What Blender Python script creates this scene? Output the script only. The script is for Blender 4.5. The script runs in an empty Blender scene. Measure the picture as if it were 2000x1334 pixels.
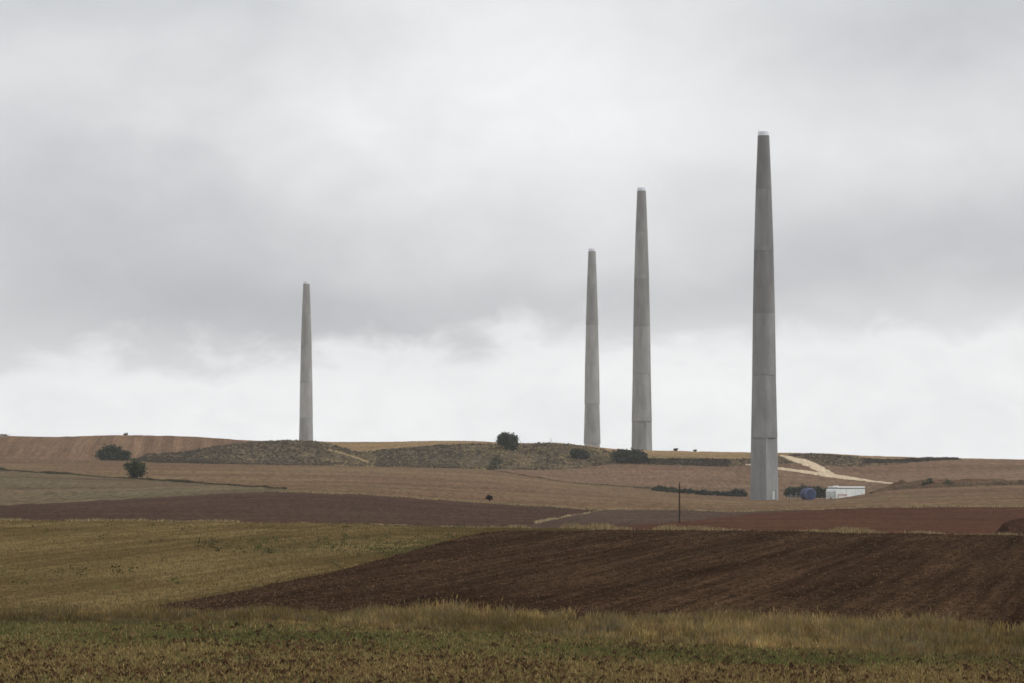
import bpy, math, random
import numpy as np
rng = np.random.default_rng(7)
random.seed(7)
S = bpy.context.scene
COL = S.collection

# ------------------------------------------------------------------ camera
FPX, HOR = 7500.0, 940.0            # focal length in photo pixels, eye level row of the photo
cam_d = bpy.data.cameras.new('camera')
cam = bpy.data.objects.new('camera', cam_d); COL.objects.link(cam)
cam_d.sensor_width = 36.0; cam_d.lens = 36.0 * FPX / 2000.0
cam_d.clip_start = 0.5; cam_d.clip_end = 60000
cam.location = (0, 0, 0)
cam.rotation_euler = (math.radians(90) + math.atan((HOR - 667.0) / FPX), 0, 0)
S.camera = cam
S.render.resolution_x, S.render.resolution_y = 1024, 683

# ------------------------------------------------------------------ render and exposure
S.render.engine = 'CYCLES'
S.view_settings.view_transform = 'Standard'; S.view_settings.look = 'None'
S.view_settings.exposure = 0.0; S.view_settings.gamma = 1.0; S.view_settings.use_curve_mapping = False
S.cycles.max_bounces = 5; S.cycles.diffuse_bounces = 3; S.cycles.glossy_bounces = 2
S.cycles.transmission_bounces = 3; S.cycles.volume_bounces = 1
S.cycles.use_denoising = True
try:
    S.cycles.denoiser = 'OPENIMAGEDENOISE'; S.cycles.denoising_input_passes = 'RGB_ALBEDO_NORMAL'; S.cycles.denoising_prefilter = 'ACCURATE'
except Exception: pass
S.cycles.filter_width = 1.6

# ------------------------------------------------------------------ node helpers
class NT:
    def __init__(s, tree): s.t = tree; s.n = tree.nodes; s.l = tree.links
    def node(s, typ, **kw):
        n = s.n.new(typ)
        for k, v in kw.items(): setattr(n, k, v)
        return n
    def inp(s, sock, v):
        if v is None: return
        if hasattr(v, 'is_linked') or isinstance(v, bpy.types.NodeSocket): s.l.new(v, sock)
        else: sock.default_value = v
    def math(s, op, a, b=None, c=None, clamp=False):
        n = s.node('ShaderNodeMath', operation=op, use_clamp=clamp)
        for i, v in enumerate((a, b, c)):
            if v is not None: s.inp(n.inputs[i], v)
        return n.outputs[0]
    def noise(s, vec, scale=1.0, detail=4, rough=.55, dist=0.0):
        n = s.node('ShaderNodeTexNoise'); n.inputs['Scale'].default_value = scale
        n.inputs['Detail'].default_value = detail; n.inputs['Roughness'].default_value = rough
        n.inputs['Distortion'].default_value = dist
        if vec is not None: s.l.new(vec, n.inputs['Vector'])
        return n.outputs['Fac']
    def mapr(s, v, a, b, c, d, mode='SMOOTHSTEP'):
        n = s.node('ShaderNodeMapRange', interpolation_type=mode, clamp=True) if mode != 'LINEAR' else s.node('ShaderNodeMapRange', clamp=True)
        s.inp(n.inputs[0], v)
        for i, x in enumerate((a, b, c, d)): s.inp(n.inputs[i + 1], x)
        return n.outputs[0]
    def mix(s, f, a, b, blend='MIX'):
        n = s.node('ShaderNodeMix', data_type='RGBA', blend_type=blend)
        s.inp(n.inputs[0], f); s.inp(n.inputs[6], a); s.inp(n.inputs[7], b)
        return n.outputs[2]
    def mapping(s, vec, scale=(1, 1, 1), rot=(0, 0, 0), loc=(0, 0, 0)):
        n = s.node('ShaderNodeMapping'); s.l.new(vec, n.inputs[0])
        n.inputs['Scale'].default_value = scale; n.inputs['Rotation'].default_value = rot; n.inputs['Location'].default_value = loc
        return n.outputs[0]
def lin(c):
    c = c / 255.0
    return c / 12.92 if c <= .04045 else ((c + .055) / 1.055) ** 2.4
def rgb(r, g, b, k=1.0): return (lin(r) * k, lin(g) * k, lin(b) * k, 1.0)

# ------------------------------------------------------------------ world: overcast sky
SUN_EL, SUN_AZ = math.radians(40), math.radians(98)     # azimuth from the view direction towards the right
W = bpy.data.worlds.new('World'); S.world = W; W.use_nodes = True
w = NT(W.node_tree); w.n.clear()
out = w.node('ShaderNodeOutputWorld'); bg = w.node('ShaderNodeBackground')
bg.inputs['Strength'].default_value = 0.1
w.l.new(bg.outputs[0], out.inputs[0])
sky = w.node('ShaderNodeTexSky', sky_type='NISHITA'); sky.sun_disc = False
sky.sun_elevation = SUN_EL; sky.sun_rotation = SUN_AZ; sky.altitude = 900; sky.dust_density = 3
tc = w.node('ShaderNodeTexCoord'); sep = w.node('ShaderNodeSeparateXYZ'); w.l.new(tc.outputs['Generated'], sep.inputs[0])
sx, sy, sz = sep.outputs
hyp = w.math('SQRT', w.math('ADD', w.math('MULTIPLY', sx, sx), w.math('MULTIPLY', sy, sy)))
el = w.math('MULTIPLY', w.math('ARCTAN2', sz, hyp), FPX / 100)        # hundreds of photo pixels above eye level
az = w.math('MULTIPLY', w.math('ARCTAN2', sx, sy), FPX / 100)
cv = w.node('ShaderNodeCombineXYZ'); w.l.new(az, cv.inputs[0]); w.l.new(el, cv.inputs[1])
P2 = cv.outputs[0]
n_big = w.noise(w.mapping(P2, (.10, .22, 1), loc=(3.1, 1.7, 0)), 1, 3, .5)
n_mid = w.noise(w.mapping(P2, (.26, .42, 1), loc=(7.7, 2.2, 0)), 1, 5, .52, .25)
n_fine = w.noise(w.mapping(P2, (.62, 1.0, 1), loc=(1.2, 9.2, 0)), 1, 7, .58, .35)
# lower edge of the grey cloud deck, rising from left to right
azn = w.mapr(az, -10.0, 10.0, 0.0, 1.0, 'LINEAR')
fc = w.node('ShaderNodeFloatCurve'); w.l.new(azn, fc.inputs['Value'])
pts = [(0, 745), (.09, 700), (.18, 700), (.30, 690), (.40, 690), (.445, 700), (.50, 650), (.62, 640), (.72, 650), (.85, 640), (1, 610)]
c = fc.mapping.curves[0]
for i, (x, v) in enumerate(pts):
    y = (HOR - v) / 1000.0
    if i == 0: c.points[0].location = (x, y)
    elif i == 1: c.points[1].location = (x, y)
    else: c.points.new(x, y)
fc.mapping.update()
edge = w.math('MULTIPLY', fc.outputs[0], 10.0)
cen = lambda n: w.math('SUBTRACT', n, .5)
warp = w.math('ADD', w.math('MULTIPLY', cen(n_mid), 1.6), w.math('MULTIPLY', cen(n_fine), 2.9))
h = w.math('SUBTRACT', w.math('ADD', el, warp), edge)                 # height above the cloud base
deck = w.mapr(h, -.62, .55, 0, 1)
# broad thick and thin places of the deck: (az, el, half widths, tone change in display values)
wx = w.math('ADD', az, w.math('MULTIPLY', cen(n_mid), 4.0)); wy = w.math('ADD', el, w.math('MULTIPLY', cen(n_big), 2.4))
tone = w.math('ADD', 230.0, w.math('MULTIPLY', cen(n_big), 16.0))
for u_, v_, su, sv, a_ in ((250, 520, 640, 190, -27), (600, 640, 480, 85, -20), (1800, 510, 480, 140, -28), (1250, 590, 340, 65, -17), (120, 330, 300, 120, -12), (150, 30, 560, 110, -17), (1850, 50, 430, 150, -25), (1350, 330, 160, 60, -6), (1000, 200, 430, 220, 18), (520, 330, 200, 80, 6)):
    dx = w.math('DIVIDE', w.math('SUBTRACT', wx, (u_ - 1000) / 100), su / 100); dy = w.math('DIVIDE', w.math('SUBTRACT', wy, (HOR - v_) / 100), sv / 100)
    g_ = w.math('EXPONENT', w.math('MULTIPLY', w.math('ADD', w.math('MULTIPLY', dx, dx), w.math('MULTIPLY', dy, dy)), -1.0))
    tone = w.math('ADD', tone, w.math('MULTIPLY', g_, 1.02 * a_))
tone = w.math('ADD', tone, w.math('ADD', w.math('MULTIPLY', cen(n_mid), 22.0), w.math('MULTIPLY', cen(n_fine), 16.0)))
lowt = w.math('ADD', 246.0, w.math('ADD', w.math('MULTIPLY', cen(n_mid), 20.0), w.math('MULTIPLY', cen(n_fine), 26.0)))
tone = w.math('ADD', w.math('MULTIPLY', tone, deck), w.math('MULTIPLY', lowt, w.math('SUBTRACT', 1.0, deck)))
tl = w.math('POWER', w.math('DIVIDE', tone, 255.0), 2.2)
cb = w.node('ShaderNodeCombineXYZ')
for k_, (f_, e_) in enumerate(((.988, .035), (1.0, .012), (1.004, -.055))): w.l.new(w.math('MULTIPLY', w.math('POWER', tl, 1.0 + e_), f_), cb.inputs[k_])
cl = cb.outputs[0]
below = w.mapr(el, -1.5, -.2, 1, 0)
cl = w.mix(below, cl, rgb(120, 108, 92))
cl10 = w.mix(1.0, cl, (10, 10, 10, 1), 'MULTIPLY')
skyc = w.mix(.985, sky.outputs[0], cl10)
w.l.new(skyc, bg.inputs['Color'])

# ------------------------------------------------------------------ sun through thick cloud
sd = bpy.data.lights.new('sun', 'SUN'); sd.energy = 1.25; sd.angle = math.radians(24); sd.color = (1, .97, .92)
so = bpy.data.objects.new('sun', sd); COL.objects.link(so)
sdir = np.array([math.sin(SUN_AZ) * math.cos(SUN_EL), math.cos(SUN_AZ) * math.cos(SUN_EL), math.sin(SUN_EL)])
from mathutils import Vector, Matrix
so.rotation_euler = Vector(sdir).to_track_quat('Z', 'Y').to_euler()
so.location = (300, 300, 400)

# ================================================================== TERRAIN
UT = np.arange(-2200, 4201, 4.0)
def smooth(a, sig):
    n = int(sig * 3) + 1; k = np.exp(-.5 * (np.arange(-n, n + 1) / sig) ** 2); k /= k.sum()
    return np.convolve(np.pad(a, n, 'edge'), k, 'valid')
def curve(pairs, sig=3):
    u, v = zip(*pairs); return smooth(np.interp(UT, u, v), sig)
def vz(v, d): return (HOR - v) / FPX * d
ONE = np.ones_like(UT)
D2 = curve([(0, 120), (2000, 104)], 20)
VA = curve([(0, 1017), (250, 1019), (500, 1021), (700, 1024), (930, 1034), (1150, 1035), (1300, 1036), (1540, 1039), (1750, 1043), (2000, 1048)], 10)
DA = curve([(0, 300), (650, 300), (1000, 262), (1500, 245), (2000, 235)], 30)
rows = []   # (d table, z table)
rows.append((2 * ONE, -4.05 * ONE)); rows.append((60 * ONE, -4.02 * ONE)); rows.append((86 * ONE, -4.05 * ONE))
rows.append((D2, -4.0 * ONE))
rows.append((DA, vz(VA, DA)))
rows.append((DA + 60, vz(VA + 7, DA + 60)))
rows.append((430 * ONE, vz(VA - 2, 430)))
UR = [0, 250, 500, 700, 950, 1150, 1300, 1450, 1540, 1600, 1690, 1750, 2000]
UR2 = [0, 250, 500, 700, 950, 1150, 1300, 1450, 1540, 1600, 1650, 1690, 1720, 1750, 2000]
def row(d, vs, sig=8): rows.append((d * ONE, vz(curve(list(zip(UR, vs)), sig), d)))
row(680, [985, 974, 961, 965, 984, 993, 996, 998, 996, 994, 992, 992, 990])
row(950, [930, 938, 938, 940, 952, 968, 977, 984, 985, 984, 978, 974, 968])
rows.append((1180 * ONE, vz(curve(list(zip(UR2, [915, 912, 915, 920, 930, 953, 967, 977.5, 978, 977, 972, 966, 960, 956, 947])), 5), 1180)))
row(1214, [912, 910, 913, 917, 926, 950, 964, 977.2, 977.6, 977.6, 977.6, 968, 945])
row(1262, [908, 908, 911, 915, 923, 947, 961, 973, 975, 976, 976, 962, 943])
row(1310, [905, 906, 909, 912, 920, 942, 955, 963, 966, 967, 964, 955, 941])
row(1420, [888, 897, 907, 910, 915, 914, 910, 914, 914, 920, 926, 926, 918])
rows.append((1470 * ONE, vz(curve([(0, 868), (150, 868), (250, 876), (280, 886), (350, 884), (400, 877), (440, 870), (500, 865), (560, 861), (620, 863), (660, 873), (695, 884), (750, 880), (850, 871), (950, 867), (1000, 868), (1080, 865.5), (1120, 869), (1180, 880), (1200, 890), (1262, 893), (1350, 895), (1422, 899), (1470, 897), (1540, 889), (1600, 887), (1670, 893), (1700, 900), (1760, 906), (1860, 905), (2000, 908)], 2), 1470)))
rows.append((1560 * ONE, vz(curve([(0, 851), (100, 854), (250, 850), (350, 851.5), (430, 857), (500, 862), (600, 863.5), (680, 864), (750, 863), (900, 861.5), (950, 863.5), (1000, 867), (1100, 868), (1150, 872), (1180, 876), (1250, 880), (1350, 882), (1450, 883.5), (1540, 885), (1600, 886), (1700, 891), (1860, 895), (2000, 898)], 4), 1560)))
for d, z in ((1613, 5.0), (1935, -1.2), (2206, -3.7), (3000, -9), (4500, -14)): rows.append((d * ONE, z * ONE))
RD = np.array([r[0] for r in rows]); RZ = np.array([r[1] for r in rows])
RH = np.diff(RD, axis=0); RS = np.diff(RZ, axis=0) / RH
RM = np.zeros_like(RZ)
for k in range(1, len(rows) - 1):                      # monotone (Fritsch-Carlson) slopes
    a, b = RS[k - 1], RS[k]; w1, w2 = 2 * RH[k] + RH[k - 1], RH[k] + 2 * RH[k - 1]
    with np.errstate(divide='ignore', invalid='ignore'):
        m = (w1 + w2) / (w1 / a + w2 / b)
    RM[k] = np.where(a * b > 0, m, 0)
RM[0] = RS[0]; RM[-1] = RS[-1]
_perm = rng.random((256, 256))
def vnoise(x, y):
    xi, yi = np.floor(x).astype(int), np.floor(y).astype(int); fx, fy = x - xi, y - yi
    fx, fy = fx * fx * (3 - 2 * fx), fy * fy * (3 - 2 * fy)
    g = lambda i, j: _perm[(xi + i) & 255, (yi + j) & 255]
    return (g(0, 0) * (1 - fx) + g(1, 0) * fx) * (1 - fy) + (g(0, 1) * (1 - fx) + g(1, 1) * fx) * fy - .5
def fbm(x, y, o=3):
    s, a = 0, 1.0
    for k in range(o): s = s + a * vnoise(x * 2 ** k + 17 * k, y * 2 ** k + 31 * k); a *= .5
    return s
def ter0(u, d):
    u = np.asarray(u, float); d = np.asarray(d, float)
    u, d = np.broadcast_arrays(u, d); sh = u.shape; u = u.ravel(); d = d.ravel()
    f = np.clip((u - UT[0]) / 4.0, 0, len(UT) - 1.001); i = f.astype(int); t = f - i
    L = lambda A: A[:, i] * (1 - t) + A[:, i + 1] * t
    Dk, Zk, Mk = L(RD), L(RZ), L(RM)
    k = np.clip((Dk <= d).sum(0) - 1, 0, len(rows) - 2); j = np.arange(len(d))
    d0, d1 = Dk[k, j], Dk[k + 1, j]; hh = d1 - d0; s = np.clip((d - d0) / hh, 0, 1)
    z = (2 * s ** 3 - 3 * s * s + 1) * Zk[k, j] + (s ** 3 - 2 * s * s + s) * hh * Mk[k, j] + (-2 * s ** 3 + 3 * s * s) * Zk[k + 1, j] + (s ** 3 - s * s) * hh * Mk[k + 1, j]
    return z.reshape(sh)
def ter(u, d):
    u, d = np.broadcast_arrays(np.asarray(u, float), np.asarray(d, float))
    x = (u - 1000) / FPX * d
    z = ter0(u, d)
    return z + .035 * fbm(x / 3.1 + 50, d / 6.0 + 9) * np.clip(d / 100, .6, 6) + .10 * fbm(x / 17 + 5, d / 40 + 3) * np.clip((d - 300) / 400, 0, 2)
def xy(u, d): return (u - 1000) / FPX * d, d
def zxy(x, y): return ter(np.asarray(x) / np.asarray(y) * FPX + 1000, y)
def ground(u, d):
    x, y = xy(u, d); return np.array([x, y, float(ter(u, d))])
def dsolve(vtab, lo, hi, n=300):
    """depth where the ground, seen along each azimuth, is at a given elevation"""
    res = np.zeros_like(UT); lo = lo * ONE; hi = hi * ONE
    for i0 in range(0, len(UT), 200):
        sl = slice(i0, i0 + 200); u = UT[sl][:, None]; t = np.linspace(0, 1, n)[None]
        d = lo[sl][:, None] + (hi - lo)[sl][:, None] * t
        v = HOR - FPX * ter0(u + 0 * d, d) / d
        res[sl] = d[np.arange(d.shape[0]), np.argmin(np.abs(v - vtab[sl][:, None]), axis=1)]
    return res
def dhit(u, v, lo, hi):
    d = np.linspace(lo, hi, 4000); vv = HOR - FPX * ter(u + 0 * d, d) / d
    return float(d[np.argmin(np.abs(vv - v))])
# boundaries between fields, as depth over azimuth
b_front = 4.05 * FPX / (curve([(0, 1221), (600, 1223), (1000, 1240), (1400, 1264), (2000, 1292)], 10) - HOR)
b_back = D2.copy()
b_crest = DA + 6
vc3 = curve([(240, 1191), (290, 1184), (500, 1149), (700, 1105), (850, 1062), (925, 1042), (1000, 1036), (1150, 1036.5)], 5)
b_c3 = dsolve(vc3, b_back, b_crest)
b_c3 = np.where(UT < 250, b_back, b_c3); b_c3 = np.where(UT > 1160, b_crest, b_c3)
b_c3 = np.clip(smooth(b_c3, 2), b_back, b_crest)
b_C = smooth(dsolve(curve([(0, 988), (250, 975), (520, 960), (700, 965), (850, 976), (1000, 986), (1100, 992), (1150, 996), (1300, 996), (1450, 1000), (1700, 992), (2000, 990)], 5), 440, 1000), 3)
b_red = np.clip(dsolve(curve([(1100, 1034), (1230, 1026), (1330, 1018), (1480, 1003), (1580, 996), (2000, 985)], 4), 300, 900), 300, b_C)
b_H1 = dsolve(curve([(0, 918), (270, 936), (420, 946), (520, 953), (600, 959), (640, 962)], 4), 600, 1180)
b_H1 = np.maximum(b_C, np.where(UT < 560, b_H1, b_C + (b_H1 - b_C) * np.clip((640 - UT) / 80, 0, 1)))
b_foot = smooth(dsolve(curve([(0, 893), (190, 898), (265, 900), (300, 904), (500, 908), (720, 911), (850, 914), (960, 918), (1000, 925), (1100, 941), (1200, 950), (1300, 957), (1450, 966), (1540, 970), (1750, 957), (2000, 943)], 3), 1186, 1440), 2)
b_F = smooth(dsolve(curve([(960, 917), (1000, 918.5), (1100, 917), (1170, 910), (1200, 903), (1262, 908), (1422, 911.5), (1500, 906), (1560, 905), (1640, 911), (1700, 911), (1740, 908), (1860, 898), (2000, 898)], 3), 1300, 1545), 2)
b_F = np.where(UT < 960, b_foot, np.maximum(b_F, b_foot))
b_top = np.where((UT > 262) & (UT < 1880), np.interp(UT, [262, 290, 1690, 1860], [1410, 1470, 1475, 1545]), 0)
b_top = np.maximum(b_top, b_F)
TAB = lambda T: (lambda u: np.interp(u, UT, T))

# ------------------------------------------------------------------ object helpers
def tag(o, label=None, cat=None, group=None, kind=None):
    if label: o['label'] = label
    if cat: o['category'] = cat
    if group: o['group'] = group
    if kind: o['kind'] = kind
    return o
def np_mesh(name, V, F, mat=None, parent=None, cols=None, smooth_sh=False):
    """V (n,3), F (m,k) with k = 3 or 4"""
    V = np.ascontiguousarray(V, np.float32); F = np.ascontiguousarray(F, np.int32); k = F.shape[1]
    me = bpy.data.meshes.new(name)
    me.vertices.add(len(V)); me.vertices.foreach_set('co', V.ravel())
    me.loops.add(F.size); me.loops.foreach_set('vertex_index', F.ravel())
    me.polygons.add(len(F)); me.polygons.foreach_set('loop_start', np.arange(0, F.size, k, dtype=np.int32))
    if smooth_sh: me.polygons.foreach_set('use_smooth', np.ones(len(F), bool))
    me.update(calc_edges=True)
    if cols is not None:
        ca = me.color_attributes.new('Col', 'FLOAT_COLOR', 'POINT')
        cc = np.ones((len(V), 4), np.float32); cc[:, :3] = cols
        ca.data.foreach_set('color', cc.ravel())
    o = bpy.data.objects.new(name, me); COL.objects.link(o)
    if mat: me.materials.append(mat)
    if parent: o.parent = parent
    return o
def py_mesh(name, V, F, mat=None, parent=None, smooth_sh=False):
    me = bpy.data.meshes.new(name); me.from_pydata([tuple(map(float, v)) for v in V], [], [tuple(f) for f in F]); me.update()
    if smooth_sh:
        for p in me.polygons: p.use_smooth = True
    o = bpy.data.objects.new(name, me); COL.objects.link(o)
    if mat: me.materials.append(mat)
    if parent: o.parent = parent
    return o
def empty(name, loc, rz=0):
    o = bpy.data.objects.new(name, None); COL.objects.link(o); o.location = loc; o.rotation_euler = (0, 0, rz); o.empty_display_size = .2
    return o

# ------------------------------------------------------------------ materials
def new_mat(name, rough=.95, spec=0.0):
    m = bpy.data.materials.new(name); m.use_nodes = True; t = NT(m.node_tree)
    b = t.n['Principled BSDF']; b.inputs['Roughness'].default_value = rough; b.inputs['Specular IOR Level'].default_value = spec
    return m, t, b
def mul(c, k): return (c[0] * k, c[1] * k, c[2] * k, 1)
def soil(name, base, alt=None, fine=6.0, rows_dir=0.0, row_w=.5, row_len=20.0, row_amt=.25, patch=30.0, patch_amt=.5, speck=None, bump=.3, contrast=.35, ay=.5):
    """field surface: patches of two tones, drill rows as stretched noise, fine crumbs; all in metres"""
    m, t, b = new_mat(name)
    g = t.node('ShaderNodeTexCoord').outputs['Object']
    alt = alt or mul(base, 1.25)
    pn = t.noise(t.mapping(g, (1 / patch, .45 / patch, 1 / patch)), 1, 4, .55)
    c = t.mix(t.math('MULTIPLY', t.mapr(pn, .35, .65, 0, 1), patch_amt), base, alt)
    gr_ = t.mapping(g, (1, 1, 1), rot=(0, 0, rows_dir))
    rn = t.noise(t.mapping(gr_, (1 / row_w, 1 / row_len, .02)), 1, 4, .65)
    rw = t.noise(t.mapping(gr_, (.22 / row_w, .4 / row_len, .02), loc=(9, 3, 0)), 1, 3, .6)
    c = t.mix(1.0, c, t.mix(t.mapr(rw, .3, .7, 0, 1), (1 - row_amt * .7,) * 3 + (1,), (1 + row_amt * .7,) * 3 + (1,)), 'MULTIPLY')
    c = t.mix(1.0, c, t.mix(t.mapr(rn, .25, .75, 0, 1), (1 - row_amt,) * 3 + (1,), (1 + row_amt,) * 3 + (1,)), 'MULTIPLY')
    fn = t.noise(t.mapping(g, (fine, fine * ay, fine)), 1, 5, .7)
    c = t.mix(1.0, c, t.mix(t.mapr(fn, .28, .72, 0, 1), (1 - contrast,) * 3 + (1,), (1 + contrast,) * 3 + (1,)), 'MULTIPLY')
    if speck:
        sc, th, colr = speck
        sn = t.noise(t.mapping(g, (sc, sc * .45, sc), loc=(4, 4, 4)), 1, 3, .7)
        c = t.mix(t.mapr(sn, th, th + .06, 0, .8), c, colr)
    t.l.new(c, b.inputs['Base Color'])
    bp = t.node('ShaderNodeBump'); bp.inputs['Strength'].default_value = bump; bp.inputs['Distance'].default_value = .6 / fine
    t.l.new(t.math('ADD', fn, t.math('MULTIPLY', rn, .6)), bp.inputs['Height']); t.l.new(bp.outputs[0], b.inputs['Normal'])
    return m
K, KN = 1.12, 1.0
M = {}
M['near'] = soil('near_field', rgb(102, 86, 57, KN), rgb(90, 91, 54, KN), fine=5, row_w=6, row_len=1.2, row_amt=.18, patch=5, patch_amt=.9, speck=(3.2, .58, rgb(56, 41, 30, K)), bump=.8, contrast=.45)
M['verge'] = soil('verge', rgb(76, 64, 42, KN), rgb(84, 74, 46, KN), fine=6, row_amt=.1, patch=4)
M['brown'] = soil('ploughed_brown', rgb(58, 43, 32, KN), rgb(70, 54, 40, KN), fine=3.2, rows_dir=math.radians(9), row_w=.5, row_len=34, row_amt=.46, patch=10, patch_amt=.8, speck=(7, .69, rgb(120, 100, 78, K)), bump=.9, contrast=.5, ay=.35)
M['yellow'] = soil('dry_stubble', rgb(97, 82, 54, KN), rgb(113, 97, 65, KN), fine=3, rows_dir=math.radians(6), row_w=.8, row_len=40, row_amt=.26, patch=14, patch_amt=.9, speck=(.32, .66, rgb(84, 88, 50, K)), bump=.4, contrast=.28, ay=.2)
M['dark'] = soil('dark_tilled', rgb(73, 57, 48, KN), rgb(82, 65, 54, KN), fine=1.6, rows_dir=math.radians(84), row_w=3.5, row_len=40, row_amt=.2, patch=50, bump=.5, contrast=.4, ay=.13)
M['purple'] = soil('dark_tilled_far', rgb(80, 66, 58, KN), rgb(88, 73, 62, KN), fine=1.6, rows_dir=math.radians(84), row_w=3.5, row_len=40, row_amt=.18, patch=40, bump=.5, contrast=.38, ay=.13)
M['red'] = soil('red_tilled', rgb(79, 53, 41, KN), rgb(87, 61, 48, KN), fine=1.6, rows_dir=math.radians(86), row_w=3, row_len=50, row_amt=.22, patch=40, bump=.5, contrast=.36, ay=.13)
M['grey'] = soil('grey_fallow', rgb(98, 83, 66, K), rgb(94, 86, 66, K), fine=1.0, rows_dir=math.radians(82), row_w=9, row_len=60, row_amt=.26, patch=60, patch_amt=.9, bump=.3, contrast=.4, ay=.1)
M['mid'] = soil('tan_stubble', rgb(101, 80, 62, K), rgb(109, 91, 68, K), fine=.95, rows_dir=math.radians(78), row_w=11, row_len=110, row_amt=.22, patch=80, patch_amt=.9, bump=.3, contrast=.42, ay=.1)
M['upper'] = soil('reddish_stubble', rgb(110, 87, 70, K), rgb(105, 86, 68, K), fine=.8, rows_dir=math.radians(84), row_w=12, row_len=80, row_amt=.2, patch=70, patch_amt=.9, bump=.3, contrast=.34, ay=.1)
M['ridge'] = soil('striped_stubble', rgb(106, 83, 65, K), rgb(116, 95, 74, K), fine=.8, rows_dir=math.radians(-4), row_w=.9, row_len=140, row_amt=.24, patch=60, bump=.3, contrast=.3, ay=.1)
M['plateau'] = soil('pale_stubble', rgb(130, 110, 80, K), rgb(122, 98, 72, K), fine=.8, rows_dir=math.radians(80), row_w=9, row_len=60, row_amt=.18, patch=50, bump=.3, contrast=.32, ay=.1)
M['bank'] = soil('scrub_bank', rgb(84, 74, 60, K), rgb(100, 86, 66, K), fine=.7, row_w=4, row_len=4, row_amt=.25, patch=18, patch_amt=.9, bump=.6, contrast=.4, ay=.3)
M['road'] = soil('gravel_road', rgb(182, 164, 138, K), rgb(194, 177, 151, K), fine=.8, row_w=1.2, row_len=40, row_amt=.12, patch=25, bump=.2, contrast=.14, ay=.15)
M['path'] = soil('trodden_grass', rgb(146, 126, 92, K), rgb(130, 110, 80, K), fine=.8, row_amt=.2, patch=6, contrast=.3)
M['earth'] = soil('bare_earth', rgb(92, 66, 50, K), rgb(84, 74, 54, K), fine=1.2, row_w=2, row_len=2, row_amt=.25, patch=6, patch_amt=.8, bump=.8, contrast=.4)
M['earth_dark'] = soil('damp_earth', rgb(60, 42, 34, K), rgb(70, 51, 41, K), fine=3, row_w=1, row_len=1, row_amt=.25, patch=3, bump=.8, contrast=.4)
def veg_mat(name, transl=.25, rough=.9):
    m, t, b = new_mat(name, rough, 0.0)
    a = t.node('ShaderNodeVertexColor'); a.layer_name = 'Col'
    t.l.new(a.outputs[0], b.inputs['Base Color'])
    if transl:
        tr = t.node('ShaderNodeBsdfTranslucent'); t.l.new(a.outputs[0], tr.inputs[0])
        mx = t.node('ShaderNodeMixShader'); mx.inputs[0].default_value = transl
        t.l.new(b.outputs[0], mx.inputs[1]); t.l.new(tr.outputs[0], mx.inputs[2])
        t.l.new(mx.outputs[0], t.n['Material Output'].inputs[0])
    return m
M['grass'] = veg_mat('dry_grass_blades'); M['leaf'] = veg_mat('leaves', .15); M['clod'] = veg_mat('clods', 0, 1.0)
def plain(name, c, rough=.5, spec=.3, var=.12, scale=1.5, metal=0):
    m, t, b = new_mat(name, rough, spec); g = t.node('ShaderNodeTexCoord').outputs['Object']
    n = t.noise(t.mapping(g, (scale, scale, scale * .5)), 1, 4, .6)
    t.l.new(t.mix(1.0, c, t.mix(t.mapr(n, .3, .7, 0, 1), (1 - var,) * 3 + (1,), (1 + var,) * 3 + (1,)), 'MULTIPLY'), b.inputs['Base Color'])
    b.inputs['Metallic'].default_value = metal
    return m
M['bark'] = plain('bark', (.05, .04, .03, 1), .95, .1, .3, 4)
M['wood'] = plain('weathered_pole_wood', (.045, .033, .026, 1), .9, .1, .25, 3)
M['white'] = plain('white_gelcoat', (.74, .78, .76, 1), .35, .4, .07, .5)
M['whiter'] = plain('white_roof', (.84, .85, .83, 1), .4, .4, .05, .6)
M['panel_grey'] = plain('grey_hatch', (.52, .55, .54, 1), .5, .3, .1, .6)
M['seam'] = plain('dark_seam', (.11, .13, .13, 1), .6, .2, .1, .8)
M['black'] = plain('painted_opening', (.03, .028, .026, 1), .9, .1)  # near-black colour stands in for the dark inside of a hole
M['redink'] = plain('red_lettering', (.42, .10, .09, 1), .5, .3, .05)
M['greyink'] = plain('grey_lettering', (.22, .24, .23, 1), .5, .3, .05)
M['blue'] = plain('blue_cover', (.016, .027, .085, 1), .55, .35, .22, .8)
M['bluepale'] = plain('pale_blue_rim', (.07, .09, .18, 1), .5, .35, .2, .9)
M['fence'] = plain('pale_fence_metal', (.33, .34, .33, 1), .6, .3)
M['cap'] = plain('pale_metal_collar', (.72, .76, .84, 1), .5, .3, .06, .8)
M['doorpaint'] = plain('pale_door', (.50, .54, .53, 1), .5, .3, .06)
M['joint'] = plain('joint_mortar', (.13, .127, .12, 1), .95, .1)
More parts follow.
